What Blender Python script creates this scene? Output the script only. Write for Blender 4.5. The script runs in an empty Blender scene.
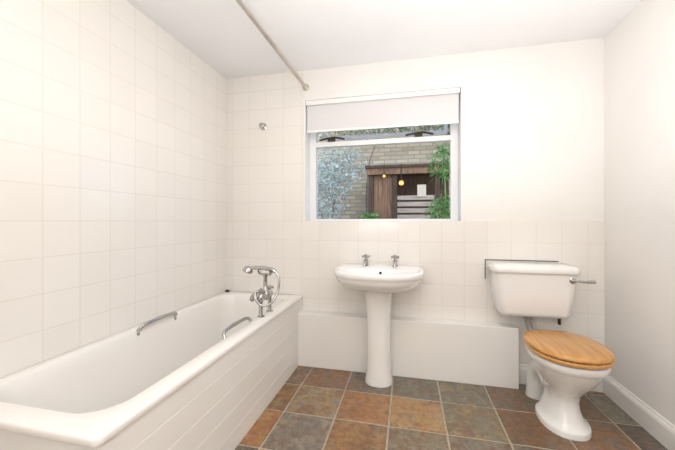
import bpy, bmesh, math, random
from mathutils import Vector, Matrix
random.seed(7)
SC=bpy.context.scene; COL=SC.collection
PI=math.pi
# ------------------------------------------------------------ materials
def mat(name,col,rough=.5,metal=0,spec=.5,coat=0):
    m=bpy.data.materials.new(name); m.use_nodes=True
    b=m.node_tree.nodes['Principled BSDF']
    b.inputs['Base Color'].default_value=(*col,1); b.inputs['Roughness'].default_value=rough
    b.inputs['Metallic'].default_value=metal; b.inputs['Specular IOR Level'].default_value=spec
    b.inputs['Coat Weight'].default_value=coat
    return m
def N(m,t): return m.node_tree.nodes.new(t)
def L(m,a,b): m.node_tree.links.new(a,b)
def noisy(name,c1,c2,scale=5,rough=.5,bump=0,stretch=(1,1,1),metal=0,detail=4,bscale=None,coat=0):
    m=mat(name,c1,rough,metal,coat=coat); b=m.node_tree.nodes['Principled BSDF']
    tc=N(m,'ShaderNodeTexCoord'); mp=N(m,'ShaderNodeMapping'); mp.inputs['Scale'].default_value=stretch
    L(m,tc.outputs['Object'],mp.inputs['Vector'])
    n=N(m,'ShaderNodeTexNoise'); n.inputs['Scale'].default_value=scale; n.inputs['Detail'].default_value=detail
    L(m,mp.outputs['Vector'],n.inputs['Vector'])
    r=N(m,'ShaderNodeValToRGB'); r.color_ramp.elements[0].position=.35; r.color_ramp.elements[1].position=.65
    r.color_ramp.elements[0].color=(*c1,1); r.color_ramp.elements[1].color=(*c2,1)
    L(m,n.outputs['Fac'],r.inputs['Fac']); L(m,r.outputs['Color'],b.inputs['Base Color'])
    if bump:
        bp=N(m,'ShaderNodeBump'); bp.inputs['Strength'].default_value=bump; bp.inputs['Distance'].default_value=.01
        L(m,n.outputs['Fac'],bp.inputs['Height']); L(m,bp.outputs['Normal'],b.inputs['Normal'])
    return m
def brickmat(name,axes,off,bw,bh,mortar,c1,c2,cm,rough,bump,offset=0.0,dist=.002,ms=.3):
    m=mat(name,c1,rough); b=m.node_tree.nodes['Principled BSDF']
    tc=N(m,'ShaderNodeTexCoord'); s=N(m,'ShaderNodeSeparateXYZ'); c=N(m,'ShaderNodeCombineXYZ')
    L(m,tc.outputs['Object'],s.inputs[0])
    for k in range(2):
        a=N(m,'ShaderNodeMath'); a.operation='SUBTRACT'; a.inputs[1].default_value=off[k]
        L(m,s.outputs[axes[k]],a.inputs[0]); L(m,a.outputs[0],c.inputs[k])
    t=N(m,'ShaderNodeTexBrick'); t.offset=offset; t.squash=1
    t.inputs['Scale'].default_value=1; t.inputs['Brick Width'].default_value=bw; t.inputs['Row Height'].default_value=bh
    t.inputs['Mortar Size'].default_value=mortar; t.inputs['Mortar Smooth'].default_value=ms
    t.inputs['Color1'].default_value=(*c1,1); t.inputs['Color2'].default_value=(*c2,1); t.inputs['Mortar'].default_value=(*cm,1)
    L(m,c.outputs[0],t.inputs['Vector']); L(m,t.outputs['Color'],b.inputs['Base Color'])
    inv=N(m,'ShaderNodeMath'); inv.operation='SUBTRACT'; inv.inputs[0].default_value=1; L(m,t.outputs['Fac'],inv.inputs[1])
    bp=N(m,'ShaderNodeBump'); bp.inputs['Strength'].default_value=bump; bp.inputs['Distance'].default_value=dist
    L(m,inv.outputs[0],bp.inputs['Height']); L(m,bp.outputs['Normal'],b.inputs['Normal'])
    return m
T=.154
M_plaster=noisy('plaster_white',(.865,.84,.81),(.885,.86,.83),3,.6,.02)
M_ceil=noisy('ceiling_white',(.88,.88,.885),(.90,.90,.905),3,.7,.02)
TA,TB,TM=(.86,.825,.78),(.88,.845,.80),(.80,.745,.69)
M_tileL=brickmat('tile_left',(1,2),(1.018-T*20,1.12-T*10),T,T,.0020,TA,TB,TM,.10,.4)
M_tileB=brickmat('tile_back',(0,2),(.702-T*20,1.12-T*10),T,T,.0020,TA,TB,TM,.10,.5)
M_panel=noisy('painted_panel',(.87,.845,.81),(.89,.865,.83),2,.35,.01)
M_ceramic=mat('white_ceramic',(.88,.865,.84),.09,coat=.3)
M_tub=mat('tub_enamel',(.88,.85,.81),.14,coat=.3)
M_chrome=mat('chrome',(.50,.49,.48),.09,1)
M_steel=noisy('satin_rail',(.50,.45,.40),(.60,.55,.49),6,.28,0,metal=.7)
M_dark=mat('dark_metal',(.06,.045,.035),.5,.6)
M_black=mat('black_rubber',(.02,.02,.02),.5)
M_hole=mat('dark_hole',(.03,.03,.03),.7)
M_pvc=mat('white_upvc',(.88,.88,.88),.25)
M_pipe=mat('white_pipe_plastic',(.78,.76,.73),.3)
M_greypipe=mat('grey_pipe_plastic',(.33,.31,.30),.4)
M_blind=noisy('blind_fabric',(.74,.72,.725),(.75,.73,.735),3,.8,0)
M_blindw=mat('blind_white',(.90,.89,.88),.4)
M_grout=noisy('floor_grout',(.36,.30,.22),(.46,.39,.30),40,.8,.2)
def wood(name,c1,c2,sc,stretch,rough):
    return noisy(name,c1,c2,sc,rough,.05,stretch,detail=6,coat=.3)
M_oak=wood('honey_oak',(.50,.23,.06),(.66,.35,.11),7,(7,.6,7),.28)
def slatemat():
    m=mat('slate_tile',(.3,.2,.1),.24); b=m.node_tree.nodes['Principled BSDF']
    tc=N(m,'ShaderNodeTexCoord')
    cols=[]
    for nm in ('tilecol','tilecol2','tilecol3'):
        a=N(m,'ShaderNodeVertexColor'); a.layer_name=nm; cols.append(a.outputs['Color'])
    def noise(sc,det,rg,dis,lo,hi,c0=(0,0,0,1),c1=(1,1,1,1),off=0):
        mp=N(m,'ShaderNodeMapping'); mp.inputs['Location'].default_value=(off,off*.7,0); L(m,tc.outputs['Object'],mp.inputs['Vector'])
        n=N(m,'ShaderNodeTexNoise'); n.inputs['Scale'].default_value=sc; n.inputs['Detail'].default_value=det; n.inputs['Roughness'].default_value=rg; n.inputs['Distortion'].default_value=dis
        L(m,mp.outputs['Vector'],n.inputs['Vector'])
        r=N(m,'ShaderNodeValToRGB'); r.color_ramp.elements[0].position=lo; r.color_ramp.elements[1].position=hi
        r.color_ramp.elements[0].color=c0; r.color_ramp.elements[1].color=c1
        L(m,n.outputs['Fac'],r.inputs['Fac']); return n,r.outputs['Color']
    n1,f1=noise(8,9,.72,.5,.38,.62); n2,f2=noise(11,9,.72,.6,.50,.64,off=5); n3,f3=noise(30,8,.75,0,.3,.7,(.55,.55,.55,1),(1.35,1.33,1.3,1))
    mx=N(m,'ShaderNodeMix'); mx.data_type='RGBA'; L(m,f1,mx.inputs[0]); L(m,cols[0],mx.inputs[6]); L(m,cols[1],mx.inputs[7])
    my=N(m,'ShaderNodeMix'); my.data_type='RGBA'; L(m,f2,my.inputs[0]); L(m,mx.outputs[2],my.inputs[6]); L(m,cols[2],my.inputs[7])
    mu=N(m,'ShaderNodeMix'); mu.data_type='RGBA'; mu.blend_type='MULTIPLY'; mu.inputs[0].default_value=1
    L(m,my.outputs[2],mu.inputs[6]); L(m,f3,mu.inputs[7]); L(m,mu.outputs[2],b.inputs['Base Color'])
    bp=N(m,'ShaderNodeBump'); bp.inputs['Strength'].default_value=.5; bp.inputs['Distance'].default_value=.006
    L(m,n1.outputs['Fac'],bp.inputs['Height']); L(m,bp.outputs['Normal'],b.inputs['Normal'])
    return m
M_slate=slatemat()
M_gbrick=brickmat('garden_brick',(0,2),(0,0),.23,.078,.010,(.52,.42,.30),(.78,.65,.50),(.46,.41,.36),.9,.8,.5,.01)
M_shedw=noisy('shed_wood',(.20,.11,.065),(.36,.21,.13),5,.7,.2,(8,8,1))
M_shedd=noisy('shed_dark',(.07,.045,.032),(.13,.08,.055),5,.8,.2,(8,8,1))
M_slat=noisy('slat_wood',(.40,.32,.27),(.56,.48,.42),5,.7,.2,(1,1,8))
M_ground=noisy('garden_soil',(.08,.07,.05),(.14,.12,.09),3,.9,.3)
M_leaf=noisy('leaf_bright',(.09,.26,.05),(.28,.46,.15),9,.5)
M_leafd=noisy('leaf_dark',(.16,.22,.12),(.42,.45,.32),9,.6)
M_twig=noisy('twig_pale',(.36,.42,.40),(.72,.80,.80),9,.6)
M_bark=noisy('bark',(.20,.16,.13),(.32,.27,.22),9,.8)
M_lamp=mat('lamp_glow',(1,.6,.2),.4)
_b=M_lamp.node_tree.nodes['Principled BSDF']; _b.inputs['Emission Color'].default_value=(1,.36,.05,1); _b.inputs['Emission Strength'].default_value=1.1
M_cream=mat('cream_panel',(.7,.62,.52),.6)
# ------------------------------------------------------------ mesh helpers
def obj(name,bm,m,parent=None,smooth=True,angle=40,bevel=0):
    bmesh.ops.remove_doubles(bm,verts=bm.verts,dist=1e-6)
    bmesh.ops.recalc_face_normals(bm,faces=bm.faces)
    me=bpy.data.meshes.new(name); bm.to_mesh(me); bm.free()
    for mm in (m if isinstance(m,(list,tuple)) else [m]): me.materials.append(mm)
    if smooth:
        for p in me.polygons: p.use_smooth=True
        me.set_sharp_from_angle(angle=math.radians(angle))
    o=bpy.data.objects.new(name,me); COL.objects.link(o)
    if parent:
        o.parent=parent
        off=Vector((0,0,0)); p=parent
        while p: off+=p.location; p=p.parent
        me.transform(Matrix.Translation(-off))
    if bevel:
        md=o.modifiers.new('bevel','BEVEL'); md.width=bevel; md.segments=3; md.limit_method='ANGLE'
    return o
def tag(o,label,cat,group=None,kind=None):
    o['label']=label; o['category']=cat
    if group:o['group']=group
    if kind:o['kind']=kind
    return o
def thing(name,label,cat,loc,group=None):
    o=bpy.data.objects.new(name,None); COL.objects.link(o); o.location=loc; o.empty_display_size=.05
    return tag(o,label,cat,group)
def struct(o): o['kind']='structure'; return o
def box(bm,x0,x1,y0,y1,z0,z1,mi=0):
    v=[bm.verts.new((x,y,z)) for x in (x0,x1) for y in (y0,y1) for z in (z0,z1)]
    for f in ((0,1,3,2),(4,6,7,5),(0,4,5,1),(2,3,7,6),(0,2,6,4),(1,5,7,3)):
        fc=bm.faces.new([v[i] for i in f]); fc.material_index=mi
def BX(*a):
    bm=bmesh.new(); box(bm,*a); return bm
def loft(bm,rings,cap0=True,cap1=True,close=False):
    R=[[bm.verts.new(p) for p in r] for r in rings]
    n=len(R[0]); k=len(R)
    for i in range(k if close else k-1):
        a=R[i];b=R[(i+1)%k]
        for j in range(n):
            bm.faces.new((a[j],a[(j+1)%n],b[(j+1)%n],b[j]))
    if not close:
        if cap0: bm.faces.new(R[0])
        if cap1: bm.faces.new(R[-1])
    return bm
def rrect(x0,x1,y0,y1,r,z,n=8):
    pts=[]
    for cx,cy,a in ((x1-r,y1-r,0),(x0+r,y1-r,90),(x0+r,y0+r,180),(x1-r,y0+r,270)):
        for i in range(n+1):
            t=math.radians(a+90*i/n); pts.append((cx+r*math.cos(t),cy+r*math.sin(t),z))
    return pts
def dsh(cx,cy,hx,yf,yb,z,ef=2.2,eb=3,n=64):
    pts=[]
    for i in range(n):
        t=2*PI*i/n; c=math.cos(t); s=math.sin(t); e=ef if s<0 else eb
        x=hx*math.copysign(abs(c)**(2/e),c); y=(yf if s<0 else yb)*math.copysign(abs(s)**(2/e),s)
        pts.append((cx+x,cy+y,z))
    return pts
def smooth_path(P,k=8):
    P=[Vector(p) for p in P]; out=[]
    for i in range(len(P)-1):
        p0=P[max(i-1,0)];p1=P[i];p2=P[i+1];p3=P[min(i+2,len(P)-1)]
        for j in range(k):
            t=j/k
            out.append(.5*((2*p1)+(-p0+p2)*t+(2*p0-5*p1+4*p2-p3)*t*t+(-p0+3*p1-3*p2+p3)*t**3))
    out.append(P[-1]); return out
def tube(bm,P,r,n=16,sm=0):
    P=[Vector(p) for p in P]
    if sm:
        m0=len(P); P=smooth_path(P,sm)
        if isinstance(r,(list,tuple)):
            rr=[]
            for i in range(m0-1):
                for j in range(sm): rr.append(r[i]+(r[i+1]-r[i])*j/sm)
            rr.append(r[-1]); r=rr
    if not isinstance(r,(list,tuple)): r=[r]*len(P)
    rings=[]; up=None
    for i,p in enumerate(P):
        d=(P[min(i+1,len(P)-1)]-P[max(i-1,0)]).normalized()
        if up is None:
            up=Vector((0,0,1)) if abs(d.z)<.9 else Vector((1,0,0))
        up=(up-d*up.dot(d)).normalized(); s=d.cross(up)
        rings.append([tuple(p+(up*math.cos(2*PI*j/n)+s*math.sin(2*PI*j/n))*r[i]) for j in range(n)])
    loft(bm,rings); return bm
def lathe(bm,o,axis,prof,n=28):
    o=Vector(o); d=Vector(axis).normalized(); up=Vector((0,0,1)) if abs(d.z)<.9 else Vector((1,0,0))
    u=(up-d*up.dot(d)).normalized(); s=d.cross(u)
    loft(bm,[[tuple(o+d*a+(u*math.cos(2*PI*j/n)+s*math.sin(2*PI*j/n))*max(r,1e-4)) for j in range(n)] for a,r in prof])
    return bm
# ------------------------------------------------------------ room
D=2.4; XL=-1.508; XR=1.26; H=2.33; YN=-.75
WX0,WX1,WZ0,WZ1=-.808,.372,1.115,2.088; YW=2.64
def build_floor():
    bm=bmesh.new(); LY=[bm.loops.layers.float_color.new(n) for n in ('tilecol','tilecol2','tilecol3')]
    box(bm,XL,XR,YN,D,-.08,-.0035,0)
    P=.305; G=.0055
    rust=(.27,.125,.055); orange=(.36,.185,.08); gold=(.35,.245,.12); slate=(.165,.142,.115); green=(.21,.19,.135); brown=(.20,.125,.075); grey=(.26,.22,.175); dark=(.11,.088,.07)
    trio=[(rust,brown,gold),(slate,green,brown),(orange,rust,grey),(green,grey,slate),(brown,rust,slate),(dark,slate,rust),(gold,rust,slate),(grey,brown,green),(green,gold,grey),(slate,brown,orange)]
    over={}
    X0=-.104; Y0=1.73
    for (i,j),d in {(0,0):(gold,orange,brown),(-1,0):(rust,orange,brown),(-2,0):(brown,gold,grey),(1,0):(green,brown,gold),(2,0):(rust,brown,slate),(3,0):(brown,rust,slate),(4,0):(dark,slate,brown),
              (0,1):(slate,green,brown),(-1,1):(slate,brown,dark),(-2,1):(brown,rust,slate),(1,1):(green,slate,gold),(2,1):(brown,slate,rust),(3,1):(slate,brown,rust),(-3,0):(orange,brown,gold),
              (0,-1):(green,brown,grey),(-1,-1):(orange,brown,gold),(-2,-1):(slate,grey,brown),(-3,-1):(orange,rust,gold),(1,-1):(grey,brown,green),(2,-1):(slate,green,rust),(3,-1):(brown,rust,slate),(4,-1):(rust,grey,slate)}.items(): over[(i,j)]=d
    for i in range(-6,6):
        for j in range(-9,4):
            x0=max(X0+i*P+G,XL);x1=min(X0+(i+1)*P-G,XR);y0=max(Y0+j*P+G,YN);y1=min(Y0+(j+1)*P-G,D)
            if x1-x0<.02 or y1-y0<.02: continue
            cc=over.get((i,j),random.choice(trio)); k=random.uniform(.9,1.12)
            w=.002
            base=[bm.verts.new(p) for p in ((x0,y0,-.0035),(x1,y0,-.0035),(x1,y1,-.0035),(x0,y1,-.0035))]
            dz=[random.uniform(-.0008,.0008) for _ in range(4)]
            top=[bm.verts.new(p) for p in ((x0+w,y0+w,0+dz[0]),(x1-w,y0+w,0+dz[1]),(x1-w,y1-w,0+dz[2]),(x0+w,y1-w,0+dz[3]))]
            fs=[bm.faces.new(top)]+[bm.faces.new((base[q],base[(q+1)%4],top[(q+1)%4],top[q])) for q in range(4)]
            for f in fs:
                f.material_index=1
                for l in f.loops:
                    for ly,a in zip(LY,cc): l[ly]=tuple(min(1,c*k) for c in a)+(1,)
    return obj('floor',bm,[M_grout,M_slate],smooth=False)
struct(build_floor())
struct(obj('ceiling',BX(XL-.1,XR+.1,YN-.1,YW,H,H+.1),M_ceil,smooth=False))
struct(obj('wall_left',BX(XL-.1,XL,YN-.1,YW,-.08,H),M_tileL,smooth=False))
struct(obj('wall_right',BX(XR,XR+.1,YN-.1,YW,-.08,H),M_plaster,smooth=False))
struct(obj('wall_front',BX(XL,XR,YN-.1,YN,-.08,H),M_plaster,smooth=False))
bm=bmesh.new()
box(bm,XL,WX0,D,YW,-.08,H); box(bm,WX1,XR,D,YW,-.08,H); box(bm,WX0,WX1,D,YW,-.08,WZ0); box(bm,WX0,WX1,D,YW,WZ1,H)
box(bm,XL,-.822,D-.007,D,1.12,H,1); box(bm,XL,XR,D-.007,D,0,1.12,1)
struct(obj('wall_back',bm,[M_plaster,M_tileB],smooth=False))
bm=bmesh.new(); box(bm,-.832,.72,2.295,2.393,0,.405)
struct(obj('trim_1',bm,M_panel,smooth=False,bevel=.004))
bm=bmesh.new(); prof=[(0,0),(-.018,0),(-.018,.095),(-.014,.108),(-.008,.116),(-.006,.125),(0,.128)]
loft(bm,[[(XR+a,y,z) for a,z in prof] for y in (YN,2.39)])
struct(obj('baseboard_right',bm,M_panel,smooth=False))
bm=bmesh.new(); loft(bm,[[(x,2.393+a,z) for a,z in prof] for x in (.735,XR-.02)])
struct(obj('baseboard_back',bm,M_panel,smooth=False))
# ------------------------------------------------------------ window
W=bpy.data.objects.new('window_1',None); COL.objects.link(W); W.location=(-.218,2.55,WZ0); W['kind']='structure'
FY0,FY1=2.52,2.58; F=.05
bm=bmesh.new()
box(bm,WX0,WX0+F,FY0,FY1,WZ0,WZ1); box(bm,WX1-F,WX1,FY0,FY1,WZ0,WZ1)
box(bm,WX0+F,WX1-F,FY0,FY1,WZ0,WZ0+.022); box(bm,WX0+F,WX1-F,FY0,FY1,WZ1-.04,WZ1)
obj('window_frame',bm,M_pvc,W,False,bevel=.004)
obj('transom',BX(WX0+F,WX1-F,FY0+.001,FY1-.004,1.738,1.778),M_pvc,W,False,bevel=.004)
bm=bmesh.new(); sx0,sx1=WX0+F+.003,WX1-F-.003; st,sb=WZ1-.042,1.797
box(bm,sx0,sx1,2.585,2.605,sb-.01,sb+.02); box(bm,sx0,sx1,2.585,2.605,st-.03,st)
box(bm,sx0,sx0+.03,2.585,2.605,sb+.02,st-.03); box(bm,sx1-.03,sx1,2.585,2.605,sb+.02,st-.03)
rot=Matrix.Translation((0,2.59,st))@Matrix.Rotation(math.radians(40),4,'X')@Matrix.Translation((0,-2.59,-st))
bmesh.ops.transform(bm,matrix=rot,verts=bm.verts)
sash=obj('fanlight_sash',bm,M_pvc,W,False)
for x in (-.62,.08):
    bm=bmesh.new(); tube(bm,[(x-.10,2.512,1.792),(x,2.51,1.806),(x+.04,2.515,1.808),(x+.11,2.53,1.795)],.008,8,4)
    box(bm,x-.03,x+.03,2.512,2.545,1.776,1.810)
    s=obj('window_stay',bm,M_dark,W); s['label']='dark metal casement stay'
obj('window_sill',BX(WX0,WX1,2.394,2.52,WZ0,WZ0+.006),M_pvc,W,False,bevel=.002)
# blind
B=thing('roller_blind','pale grey roller blind half rolled up across the top of the window','blind',(-.218,2.43,1.84))
bm=bmesh.new(); tube(bm,[(WX0+.01,2.445,2.055),(WX1-.01,2.445,2.055)],.022,16)
obj('roller',bm,M_blindw,B)
obj('head_rail',BX(WX0+.004,WX1-.004,2.402,2.412,2.050,2.086),M_blindw,B,False,bevel=.002)
obj('fabric',BX(WX0+.012,WX1-.012,2.421,2.423,1.845,2.07),M_blind,B,False)
obj('bottom_bar',BX(WX0+.012,WX1-.012,2.415,2.427,1.833,1.850),M_blindw,B,False,bevel=.003)
# ------------------------------------------------------------ bathtub
TX0,TX1,TY0,TY1,TZ=XL+.001,-.82,.68,D-.008,.53
tub=thing('bathtub','white built-in bathtub with a board clad side along the tiled wall','bathtub',((TX0+TX1)/2,(TY0+TY1)/2,0))
bm=bmesh.new()
R=[rrect(TX0+.01,TX1-.008,TY0+.008,TY1,.02,TZ-.026),rrect(TX0,TX1-.001,TY0+.001,TY1,.024,TZ-.025),rrect(TX0,TX1,TY0,TY1,.026,TZ-.022),
   rrect(TX0,TX1,TY0,TY1,.026,TZ-.009),rrect(TX0+.002,TX1-.002,TY0+.002,TY1-.002,.026,TZ-.003),rrect(TX0+.008,TX1-.008,TY0+.008,TY1-.008,.026,TZ)]
ix0,ix1,iy0,iy1=TX0+.062,-.905,TY0+.085,TY1-.11
R+=[rrect(ix0-.010,ix1+.010,iy0-.010,iy1+.010,.125,TZ),rrect(ix0-.003,ix1+.003,iy0-.003,iy1+.003,.12,TZ-.003),rrect(ix0+.005,ix1-.005,iy0+.006,iy1-.005,.115,TZ-.014)]
for t in (.15,.3,.45,.6,.75,.87,.95):
    a=t**1.1
    zz=TZ-.018-(.36)*t
    R.append(rrect(ix0+.006+.055*a,ix1-.006-.055*a,iy0+.008+.24*a,iy1-.006-.06*a,.115,zz))
R+=[rrect(ix0+.085,ix1-.085,iy0+.31,iy1-.10,.10,.145),rrect(ix0+.13,ix1-.13,iy0+.38,iy1-.15,.08,.138),rrect(ix0+.2,ix1-.2,iy0+.5,iy1-.3,.03,.134)]
loft(bm,R,cap0=False)
obj('tub_shell',bm,M_tub,tub,angle=60)
pts=[(0,0)]
for q in (.10,.205,.31,.415): pts+=[(0,q-.002),(-.0011,q),(0,q+.002)]
pts+=[(0,.5045),(-.02,.5045),(-.02,0)]
bm=bmesh.new(); loft(bm,[[(-.829+a,y,z) for a,z in pts] for y in (TY0+.010,2.39)])
obj('side_panel',bm,M_panel,tub,False)
bm=bmesh.new(); loft(bm,[[(x,TY0+.012-a,z) for a,z in pts] for x in (TX0,-.8495)])
obj('end_panel',bm,M_panel,tub,False)
for X,s in ((ix0-.002,1),(ix1+.002,-1)):
    bm=bmesh.new(); h=.012
    tube(bm,[(X,1.43,TZ-.022),(X+s*.018,1.437,TZ-.006+h),(X+s*.026,1.47,TZ+.006+h),(X+s*.027,1.57,TZ+.010+h),(X+s*.026,1.67,TZ+.006+h),(X+s*.018,1.703,TZ-.006+h),(X,1.71,TZ-.022)],[.010,.0095,.0095,.011,.0095,.0095,.010],14,6)
    for y in (1.43,1.71): lathe(bm,(X-s*.004,y,TZ-.024),(s,0,.5),[(0,.018),(.008,.017),(.013,.009)])
    obj('grab_handle',bm,M_chrome,tub)['label']='chrome grab handle'
# bath mixer
mx,my=-.885,1.84
bm=bmesh.new()
for y in (my-.062,my+.062):
    lathe(bm,(mx,y,TZ-.001),(0,0,1),[(0,.024),(.006,.024),(.010,.014),(.05,.013),(.09,.013),(.11,.019),(.13,.019),(.14,.012)])
tube(bm,[(mx,my-.075,TZ+.115),(mx,my+.075,TZ+.115)],.021,16)
lathe(bm,(mx,my,TZ+.09),(0,0,1),[(0,.016),(.01,.026),(.045,.026),(.06,.015),(.14,.011),(.15,.016),(.165,.016)])
tube(bm,[(mx,my,TZ+.115),(mx-.04,my,TZ+.125),(mx-.07,my,TZ+.118),(mx-.09,my,TZ+.10),(mx-.095,my,TZ+.078)],[.019,.016,.014,.014,.016],14,6)
for s in (-1,1):
    tube(bm,[(mx,my,TZ+.252),(mx+s*.03,my,TZ+.250),(mx+s*.04,my,TZ+.255)],.007,8,4)
    tube(bm,[(mx+s*.04,my+.018,TZ+.282),(mx+s*.04,my+.012,TZ+.260),(mx+s*.04,my-.012,TZ+.260),(mx+s*.04,my-.018,TZ+.282)],.006,8,4)
mixer=obj('mixer_tap',bm,M_chrome,tub)
for s in (-1,1):
    bm=bmesh.new(); y=my+s*.062
    lathe(bm,(mx,y,TZ+.134),(0,0,1),[(0,.010),(.012,.010),(.016,.016),(.028,.016),(.034,.007)])
    for a in (0,90,180,270):
        d=Vector((math.cos(math.radians(a+20)),math.sin(math.radians(a+20)),0)); p=Vector((mx,y,TZ+.156))
        tube(bm,[p,p+d*.018,p+d*.027],[.0065,.0065,.009],10)
    obj('tap_handle',bm,M_chrome,mixer)
hz=TZ+.286
hs=thing('shower_handset','chrome telephone style shower handset resting on the bath mixer tap','shower handset',(mx,my,hz))
bm=bmesh.new()
tube(bm,[(mx+.068,my,hz-.016),(mx+.04,my,hz-.003),(mx-.03,my,hz+.005),(mx-.08,my,hz+.004),(mx-.105,my,hz-.004)],[.011,.0135,.0135,.012,.014],14,6)
lathe(bm,(mx-.112,my,hz+.012),(-.35,0,-1),[(0,.012),(.008,.025),(.026,.034),(.036,.034),(.038,.027)])
obj('handset_body',bm,M_chrome,hs)
bm=bmesh.new()
tube(bm,[(mx+.068,my,hz-.016),(mx+.095,my-.005,hz-.055),(mx+.092,my-.02,hz-.14),(mx+.060,my-.055,hz-.205),(mx+.005,my-.085,hz-.205),(mx-.028,my-.085,hz-.15),(mx-.01,my-.03,hz-.12)],.0075,10,10)
obj('shower_hose',bm,M_chrome,hs)
pl=thing('bath_plug','small black plug lying on the far corner of the tub rim','plug',(-1.47,2.345,TZ))
bm=bmesh.new(); lathe(bm,(-1.47,2.345,TZ+.0005),(0,0,1),[(0,.016),(.008,.019),(.012,.019),(.014,.008),(.018,.005)])
obj('stopper',bm,M_black,pl)
hk=thing('shower_bracket','small round chrome shower bracket high on the tiled wall over the tub','bracket',(-1.166,2.393,1.90))
bm=bmesh.new(); lathe(bm,(-1.166,2.394,1.90),(0,-1,0),[(0,.028),(.006,.028),(.010,.019),(.012,.013),(.03,.013),(.032,.020),(.045,.020),(.048,.013)])
obj('wall_plate',bm,M_chrome,hk)
sr=thing('shower_rail','long straight metal shower curtain rail above the bathtub edge','curtain rail',(-.80,.8,2.19))
bm=bmesh.new(); tube(bm,[(-.80,YN+.002,2.19),(-.80,2.38,2.19)],.0135,16)
obj('rail',bm,M_steel,sr)
for y,s in ((2.392,-1),(YN+.001,1)):
    bm=bmesh.new(); lathe(bm,(-.80,y,2.19),(0,s,0),[(0,.026),(.005,.026),(.012,.018),(.03,.0165)])
    obj('end_flange',bm,M_steel,sr)
# ------------------------------------------------------------ washbasin
bx,by=-.2,2.2
wb=thing('washbasin','white ceramic pedestal washbasin with two chrome taps below the window','washbasin',(bx,by,0))
bm=bmesh.new()
yb=.192; E=2.7; EB=6
R=[dsh(bx,by,.08,.08,.08,.645),dsh(bx,by,.14,.13,.12,.649),dsh(bx,by,.205,.19,.155,.664,E),dsh(bx,by,.252,.232,.178,.688,E),dsh(bx,by,.279,.256,.188,.712,E),dsh(bx,by,.291,.266,yb,.734,E),
   dsh(bx,by,.296,.270,yb,.748,E,EB),dsh(bx,by,.302,.276,yb,.754,E,EB),dsh(bx,by,.305,.279,yb,.763,E,EB),dsh(bx,by,.305,.279,yb,.780,E,EB),dsh(bx,by,.301,.276,yb-.002,.788,E,EB),dsh(bx,by,.294,.269,yb-.008,.791,E,EB),
   dsh(bx,by,.280,.255,yb-.020,.790,E,EB)]
cy=2.105
R+=[dsh(bx,cy,.258,.168,.132,.784,2.5,2.5),dsh(bx,cy,.248,.160,.124,.774,2.5,2.5),dsh(bx,cy,.232,.147,.114,.745,2.4,2.4),dsh(bx,cy,.195,.122,.095,.705,2.1,2.1),dsh(bx,cy,.13,.085,.065,.680,2,2),dsh(bx,cy,.06,.04,.035,.67,2,2),dsh(bx,cy,.02,.02,.02,.667,2,2)]
loft(bm,R)
obj('basin',bm,M_ceramic,wb,angle=70)
bm=bmesh.new(); lathe(bm,(bx+.01,2.223,.752),(0,-1,.35),[(0,.010),(.003,.010)],16); obj('overflow_hole',bm,M_hole,wb)
bm=bmesh.new(); lathe(bm,(bx,cy,.666),(0,0,1),[(0,.02),(.004,.02),(.005,.012)],20); obj('waste',bm,M_chrome,wb)
bm=bmesh.new()
P=[(.096,.092,.085,0),(.096,.092,.085,.022),(.092,.088,.085,.04),(.086,.082,.083,.08),(.082,.078,.08,.18),(.081,.077,.08,.32),(.083,.079,.08,.46),(.087,.085,.083,.55),(.094,.094,.085,.62),(.100,.100,.087,.658)]
loft(bm,[dsh(bx,2.205,a,b,c,z,2.3,5) for a,b,c,z in P])
obj('pedestal',bm,M_ceramic,wb,angle=50)
for x in (bx-.108,bx+.108):
    bm=bmesh.new(); y=2.330; z=.7835
    lathe(bm,(x,y,z),(0,0,1),[(0,.024),(.006,.024),(.010,.017),(.03,.016),(.045,.018),(.05,.012),(.065,.011)])
    tube(bm,[(x,y,z+.03),(x,y-.03,z+.036),(x,y-.065,z+.034),(x,y-.08,z+.022),(x,y-.082,z+.012)],[.014,.012,.011,.011,.012],12,5)
    tp=obj('tap',bm,M_chrome,wb)
    bm=bmesh.new(); lathe(bm,(x,y,z+.06),(0,0,1),[(0,.011),(.006,.016),(.02,.016),(.026,.010),(.029,.003)])
    for a in range(4):
        an=math.radians(a*90+35); d=Vector((math.cos(an),math.sin(an),0)); p=Vector((x,y,z+.072))
        tube(bm,[p,p+d*.02,p+d*.03],[.007,.007,.0095],10)
    obj('tap_handle',bm,M_chrome,tp)
# ------------------------------------------------------------ toilet
tx=.842
to=thing('toilet','white toilet with low level cistern and closed honey oak lid','toilet',(tx,2.0,0))
bm=bmesh.new(); ty=1.945
R=[(tx-.005,ty+.03,.116,.153,.15,0),(tx-.005,ty+.03,.116,.153,.15,.026),(tx-.005,ty+.03,.112,.149,.148,.033),(tx-.005,ty+.03,.100,.136,.145,.036),(tx-.005,ty+.032,.087,.121,.14,.066),(tx-.005,ty+.034,.073,.104,.132,.108),(tx-.003,ty+.034,.068,.096,.13,.150),(tx-.002,ty+.030,.073,.101,.138,.190),
   (tx,ty+.022,.092,.121,.155,.225),(tx,ty+.012,.119,.149,.18,.265),(tx,ty+.005,.143,.174,.196,.310),(tx,ty,.158,.187,.204,.345),(tx,ty,.161,.190,.206,.352),(tx,ty,.175,.202,.211,.360),(tx,ty,.178,.205,.213,.385),(tx,ty,.177,.204,.212,.398),(tx,ty,.165,.19,.198,.402),
   (tx,ty,.14,.165,.15,.398),(tx,ty,.125,.15,.13,.36),(tx,ty,.09,.11,.09,.28),(tx,ty,.05,.06,.05,.25)]
loft(bm,[dsh(a,b,c,d,e,z,2.2,2.6) for a,b,c,d,e,z in R])
obj('bowl',bm,M_ceramic,to,angle=60)
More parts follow.
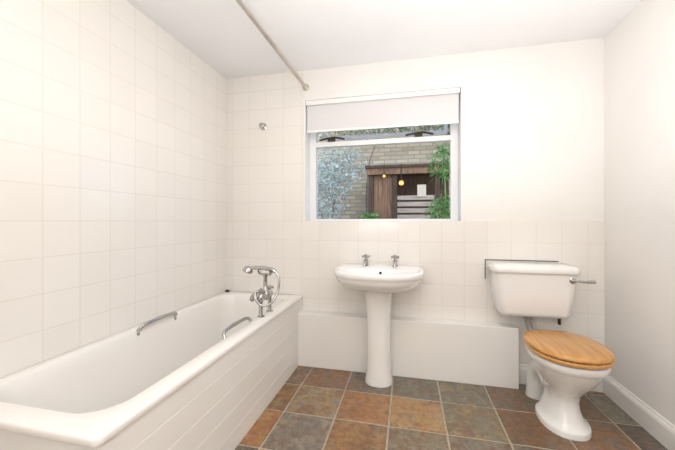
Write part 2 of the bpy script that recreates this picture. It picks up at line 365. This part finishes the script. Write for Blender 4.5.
bm=bmesh.new(); tube(bm,[(tx-.03,2.05,.17),(tx-.035,2.13,.215),(tx-.04,2.20,.205),(tx-.045,2.235,.14),(tx-.045,2.24,.06),(tx-.045,2.24,0)],[.046,.046,.046,.046,.050,.056],20,6)
obj('soil_pipe',bm,M_pipe,to)
def ring(bm,cx,cy,o,i,z0,z1):
    hx,yf,ybk=o; ax,af,ab=i; b=.006
    loft(bm,[dsh(cx,cy,hx-b,yf-b,ybk-b,z0,2.2,2.6),dsh(cx,cy,hx,yf,ybk,z0+b,2.2,2.6),dsh(cx,cy,hx,yf,ybk,z1-b,2.2,2.6),dsh(cx,cy,hx-b,yf-b,ybk-b,z1,2.2,2.6),
             dsh(cx,cy,ax+b,af+b,ab+b,z1,2.2,2.6),dsh(cx,cy,ax,af,ab,z1-b,2.2,2.6),dsh(cx,cy,ax,af,ab,z0+b,2.2,2.6),dsh(cx,cy,ax+b,af+b,ab+b,z0,2.2,2.6)],close=True)
bm=bmesh.new(); ring(bm,tx,ty,(.190,.218,.20),(.115,.14,.12),.406,.427)
obj('seat',bm,M_oak,to)['label']='honey oak toilet seat ring'
bm=bmesh.new()
loft(bm,[dsh(tx,ty,a*.190,a*.218,a*.215,z,2.2,2.6) for a,z in ((.96,.430),(.99,.433),(1,.438),(1,.444),(.985,.450),(.95,.454),(.8,.458),(.5,.461),(.2,.462))])
obj('lid',bm,M_oak,to,angle=60)['label']='honey oak toilet lid'
for x in (tx-.075,tx+.075):
    bm=bmesh.new(); tube(bm,[(x-.025,2.165,.438),(x+.025,2.165,.438)],.010,12); lathe(bm,(x,2.165,.40),(0,0,1),[(0,.012),(.03,.012)],16)
    obj('hinge',bm,M_chrome,to)
cx0,cx1,cy0,cy1=.545,1.035,2.195,2.388
bm=bmesh.new()
loft(bm,[rrect(cx0+.070,cx1-.070,cy0+.05,cy1,.03,.500),rrect(cx0+.046,cx1-.046,cy0+.028,cy1,.04,.507),rrect(cx0+.032,cx1-.032,cy0+.019,cy1,.05,.53),rrect(cx0+.018,cx1-.018,cy0+.012,cy1,.052,.62),
   rrect(cx0+.008,cx1-.008,cy0+.006,cy1,.052,.72),rrect(cx0+.004,cx1-.004,cy0+.002,cy1,.052,.792)])
ci=obj('cistern',bm,M_ceramic,to,angle=60)
bm=bmesh.new()
loft(bm,[rrect(cx0-.002,cx1+.002,cy0-.004,cy1+.001,.052,.786),rrect(cx0-.008,cx1+.008,cy0-.010,cy1+.002,.054,.79),rrect(cx0-.010,cx1+.010,cy0-.012,cy1+.002,.054,.80),rrect(cx0-.010,cx1+.010,cy0-.012,cy1+.002,.054,.814),
  rrect(cx0-.006,cx1+.006,cy0-.008,cy1,.052,.824),rrect(cx0+.004,cx1-.004,cy0+.002,cy1-.006,.048,.832),rrect(cx0+.03,cx1-.03,cy0+.025,cy1-.025,.04,.838),rrect(cx0+.08,cx1-.08,cy0+.06,cy1-.06,.02,.840)])
obj('cistern_lid',bm,M_ceramic,ci,angle=60)
bm=bmesh.new(); lathe(bm,(.990,cy0+.010,.752),(0,-1,0),[(0,.019),(.008,.019),(.012,.013),(.026,.012),(.028,.007)])
tube(bm,[(.990,cy0-.012,.752),(1.01,cy0-.016,.753),(1.05,cy0-.016,.750),(1.085,cy0-.014,.752),(1.10,cy0-.014,.754)],[.008,.0075,.008,.011,.012],12,4)
obj('flush_lever',bm,M_chrome,ci)['label']='chrome flush lever'
bm=bmesh.new(); tube(bm,[(.775,2.30,.52),(.775,2.30,.46),(.785,2.285,.405),(.80,2.24,.375),(tx-.02,2.13,.365)],.019,16,5)
lathe(bm,(.775,2.30,.504),(0,0,-1),[(0,.03),(.03,.03),(.035,.021)],16)
obj('flush_pipe',bm,M_greypipe,to)
bm=bmesh.new(); loft(bm,[[(x,y,z) for x,z in ((.530,.71),(.530,.849),(.99,.849),(.99,.844),(.535,.844),(.535,.71))] for y in (2.388,2.3925)])
obj('cistern_bracket',bm,M_dark,to,False)['label']='dark metal edging strip behind the cistern'
obj('support_strap',BX(.975,.989,2.35,2.365,.43,.515),M_dark,to,False)['label']='dark metal strap under the cistern'
# ------------------------------------------------------------ garden
gr=obj('ground',BX(-5,5,YW,9,-.12,-.08),M_ground,smooth=False); struct(gr)
def leaves(bm,c,s,n,size,droop=0,narrow=.45):
    for _ in range(n):
        while True:
            p=Vector((random.uniform(-1,1),random.uniform(-1,1),random.uniform(-1,1)))
            if p.length<1: break
        p=Vector((c[0]+p.x*s[0],c[1]+p.y*s[1],c[2]+p.z*s[2]))
        a=Vector((random.gauss(0,1),random.gauss(0,1),random.gauss(0,.7)-droop)).normalized(); b=a.cross(Vector((random.gauss(0,1),random.gauss(0,1),random.gauss(0,1)))).normalized()
        l=size*random.uniform(.6,1.3); w=l*narrow
        bm.faces.new([bm.verts.new(q) for q in (p,p+a*l*.5+b*w*.5,p+a*l,p+a*l*.5-b*w*.5)])
gw=obj('garden_wall',BX(-4,3.5,6.3,6.55,-.08,3.3),M_gbrick,smooth=False); tag(gw,'weathered brown brick wall across the garden outside the window','wall')
sh=thing('garden_shed','weathered brown timber shed with dark open doorway seen through the window','shed',(0,5.2,-.08))
for a in ((-.62,-.54,4.98,5.06,-.08,1.95),(-.24,-.17,4.98,5.06,-.08,1.85),(.40,.47,4.98,5.06,-.08,1.85)):
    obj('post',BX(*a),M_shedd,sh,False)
bm=bmesh.new()
for k in range(4): box(bm,-.535+k*.073,-.535+k*.073+.069,5.02,5.04,-.08,1.85)
obj('side_boards',bm,M_shedw,sh,False)
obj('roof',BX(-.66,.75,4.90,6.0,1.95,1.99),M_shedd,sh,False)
obj('fascia',BX(-.64,.72,4.93,4.97,1.85,1.95),M_shedw,sh,False)
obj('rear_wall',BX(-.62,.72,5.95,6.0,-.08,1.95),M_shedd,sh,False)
bm=bmesh.new()
for k in range(16): box(bm,-.165,.40,5.0,5.02,-.05+k*.10,-.05+k*.10+.068)
obj('slatted_gate',bm,M_slat,sh,False)
obj('notice_panel',BX(.14,.27,4.985,4.995,1.50,1.68),M_cream,sh,False)
for nm,lb,x,y,z,k in (('garden_lamp','larger of two glowing orange lamps hanging in the shed doorway',-.10,4.84,1.66,1),('garden_lamp','tiny glowing orange lamp high on the left boards of the shed',-.36,4.86,1.79,.6)):
    la=thing(nm,lb,'lamp',(x,y,z))
    bm=bmesh.new(); lathe(bm,(x,y,z),(0,0,1),[(0,.01*k),(.01*k,.030*k),(.04*k,.038*k),(.07*k,.025*k),(.08*k,.01*k)],16); obj('bulb',bm,M_lamp,la)
    bm=bmesh.new(); lathe(bm,(x,y,z+.07*k),(0,0,1),[(0,.045*k),(.02*k,.03*k),(.03*k,.008),(1.99-z-.07*k,.006)],16); obj('lamp_hood',bm,M_dark,la)
def plant(name,label,cat,base,stems,parts,m,mstem,size,n,droop=0,narrow=.45,sr_=.03):
    t=thing(name,label,cat,base)
    bm=bmesh.new()
    for s in stems: tube(bm,s,[sr_*(1-.75*i/(len(s)-1)) for i in range(len(s))],8,4)
    obj('stem',bm,mstem,t)
    bm=bmesh.new()
    for c,s in parts: leaves(bm,c,s,int(n),size,droop,narrow)
    obj('foliage',bm,m,t,False)
plant('climbing_shrub','pale twiggy climber growing against the left of the garden wall','shrub',(-1.5,5.9,-.08),
   [[(-1.5,5.9,-.08),(-1.45,5.85,1.0),(-1.3,5.8,1.8),(-1.05,5.8,2.5)],[(-1.5,5.9,.8),(-1.75,5.85,1.6),(-1.9,5.8,2.5)]],
   [((-1.50,5.6,1.6),(.45,.2,.65)),((-1.30,5.6,2.1),(.60,.2,.45))],M_twig,M_bark,.06,1500,sr_=.018)
plant('evergreen_tree','leafy tree overhanging the top of the garden wall','tree',(-.4,5.9,-.08),
   [[(-.75,6.15,-.08),(-.8,6.15,1.5),(-.7,6.1,2.4),(-.3,5.9,3.0)]],
   [((-.9,5.6,2.98),(1.2,.4,.36)),((.4,5.6,2.90),(1.0,.4,.30)),((1.0,5.6,2.86),(.5,.3,.33))],M_leafd,M_bark,.08,1500,sr_=.02)
plant('bamboo_plant','bright green leafy bamboo at the right edge of the window view','plant',(.5,4.1,-.08),
   [[(.45,4.1,-.08),(.46,4.1,1.2),(.42,4.1,2.2)],[(.55,4.15,-.08),(.56,4.1,1.2),(.52,4.1,2.0)]],
   [((.44,4.1,1.20),(.19,.2,.28)),((.43,4.1,1.88),(.16,.2,.24))],M_leaf,M_leaf,.12,380,.6,.14,.015)
plant('small_bush','small bright green bush in front of the shed, low in the window','bush',(-.55,4.6,-.08),
   [[(-.55,4.6,-.08),(-.55,4.6,1.0)]],[((-.55,4.6,1.12),(.16,.14,.13))],M_leaf,M_bark,.07,300)
# ------------------------------------------------------------ light
def area(name,loc,rot,size,e,col=(1,.95,.9),sy=None):
    l=bpy.data.lights.new(name,'AREA'); l.energy=e; l.size=size; l.color=col
    if sy: l.shape='RECTANGLE'; l.size_y=sy
    o=bpy.data.objects.new(name,l); COL.objects.link(o); o.location=loc; o.rotation_euler=[math.radians(a) for a in rot]; return o
area('ceiling_fill',(.1,.55,2.30),(0,0,0),1.3,14,(1,.97,.94),1.6)  # unseen area light added under the ceiling for even fill, like bounced flash
area('room_flash',(-.3,-.6,1.5),(84,0,-28),1.1,16,(1,.975,.95))
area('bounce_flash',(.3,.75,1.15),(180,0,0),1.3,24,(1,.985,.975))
w=bpy.data.worlds.new('World'); SC.world=w; w.use_nodes=True
bg=w.node_tree.nodes['Background']; sky=w.node_tree.nodes.new('ShaderNodeTexSky'); sky.sky_type='HOSEK_WILKIE'
sky.sun_direction=(.3,-.5,.6); sky.turbidity=6
w.node_tree.links.new(sky.outputs[0],bg.inputs[0]); bg.inputs[1].default_value=9.5
SC.view_settings.view_transform='Standard'
# ------------------------------------------------------------ camera
c=bpy.data.cameras.new('Camera'); cam=bpy.data.objects.new('Camera',c); COL.objects.link(cam)
cam.location=(0,0,1.12); cam.rotation_euler=(PI/2,0,math.radians(12.7)); c.sensor_width=36; c.lens=313/675*36; c.shift_y=-4/675; c.clip_start=.02
SC.camera=cam
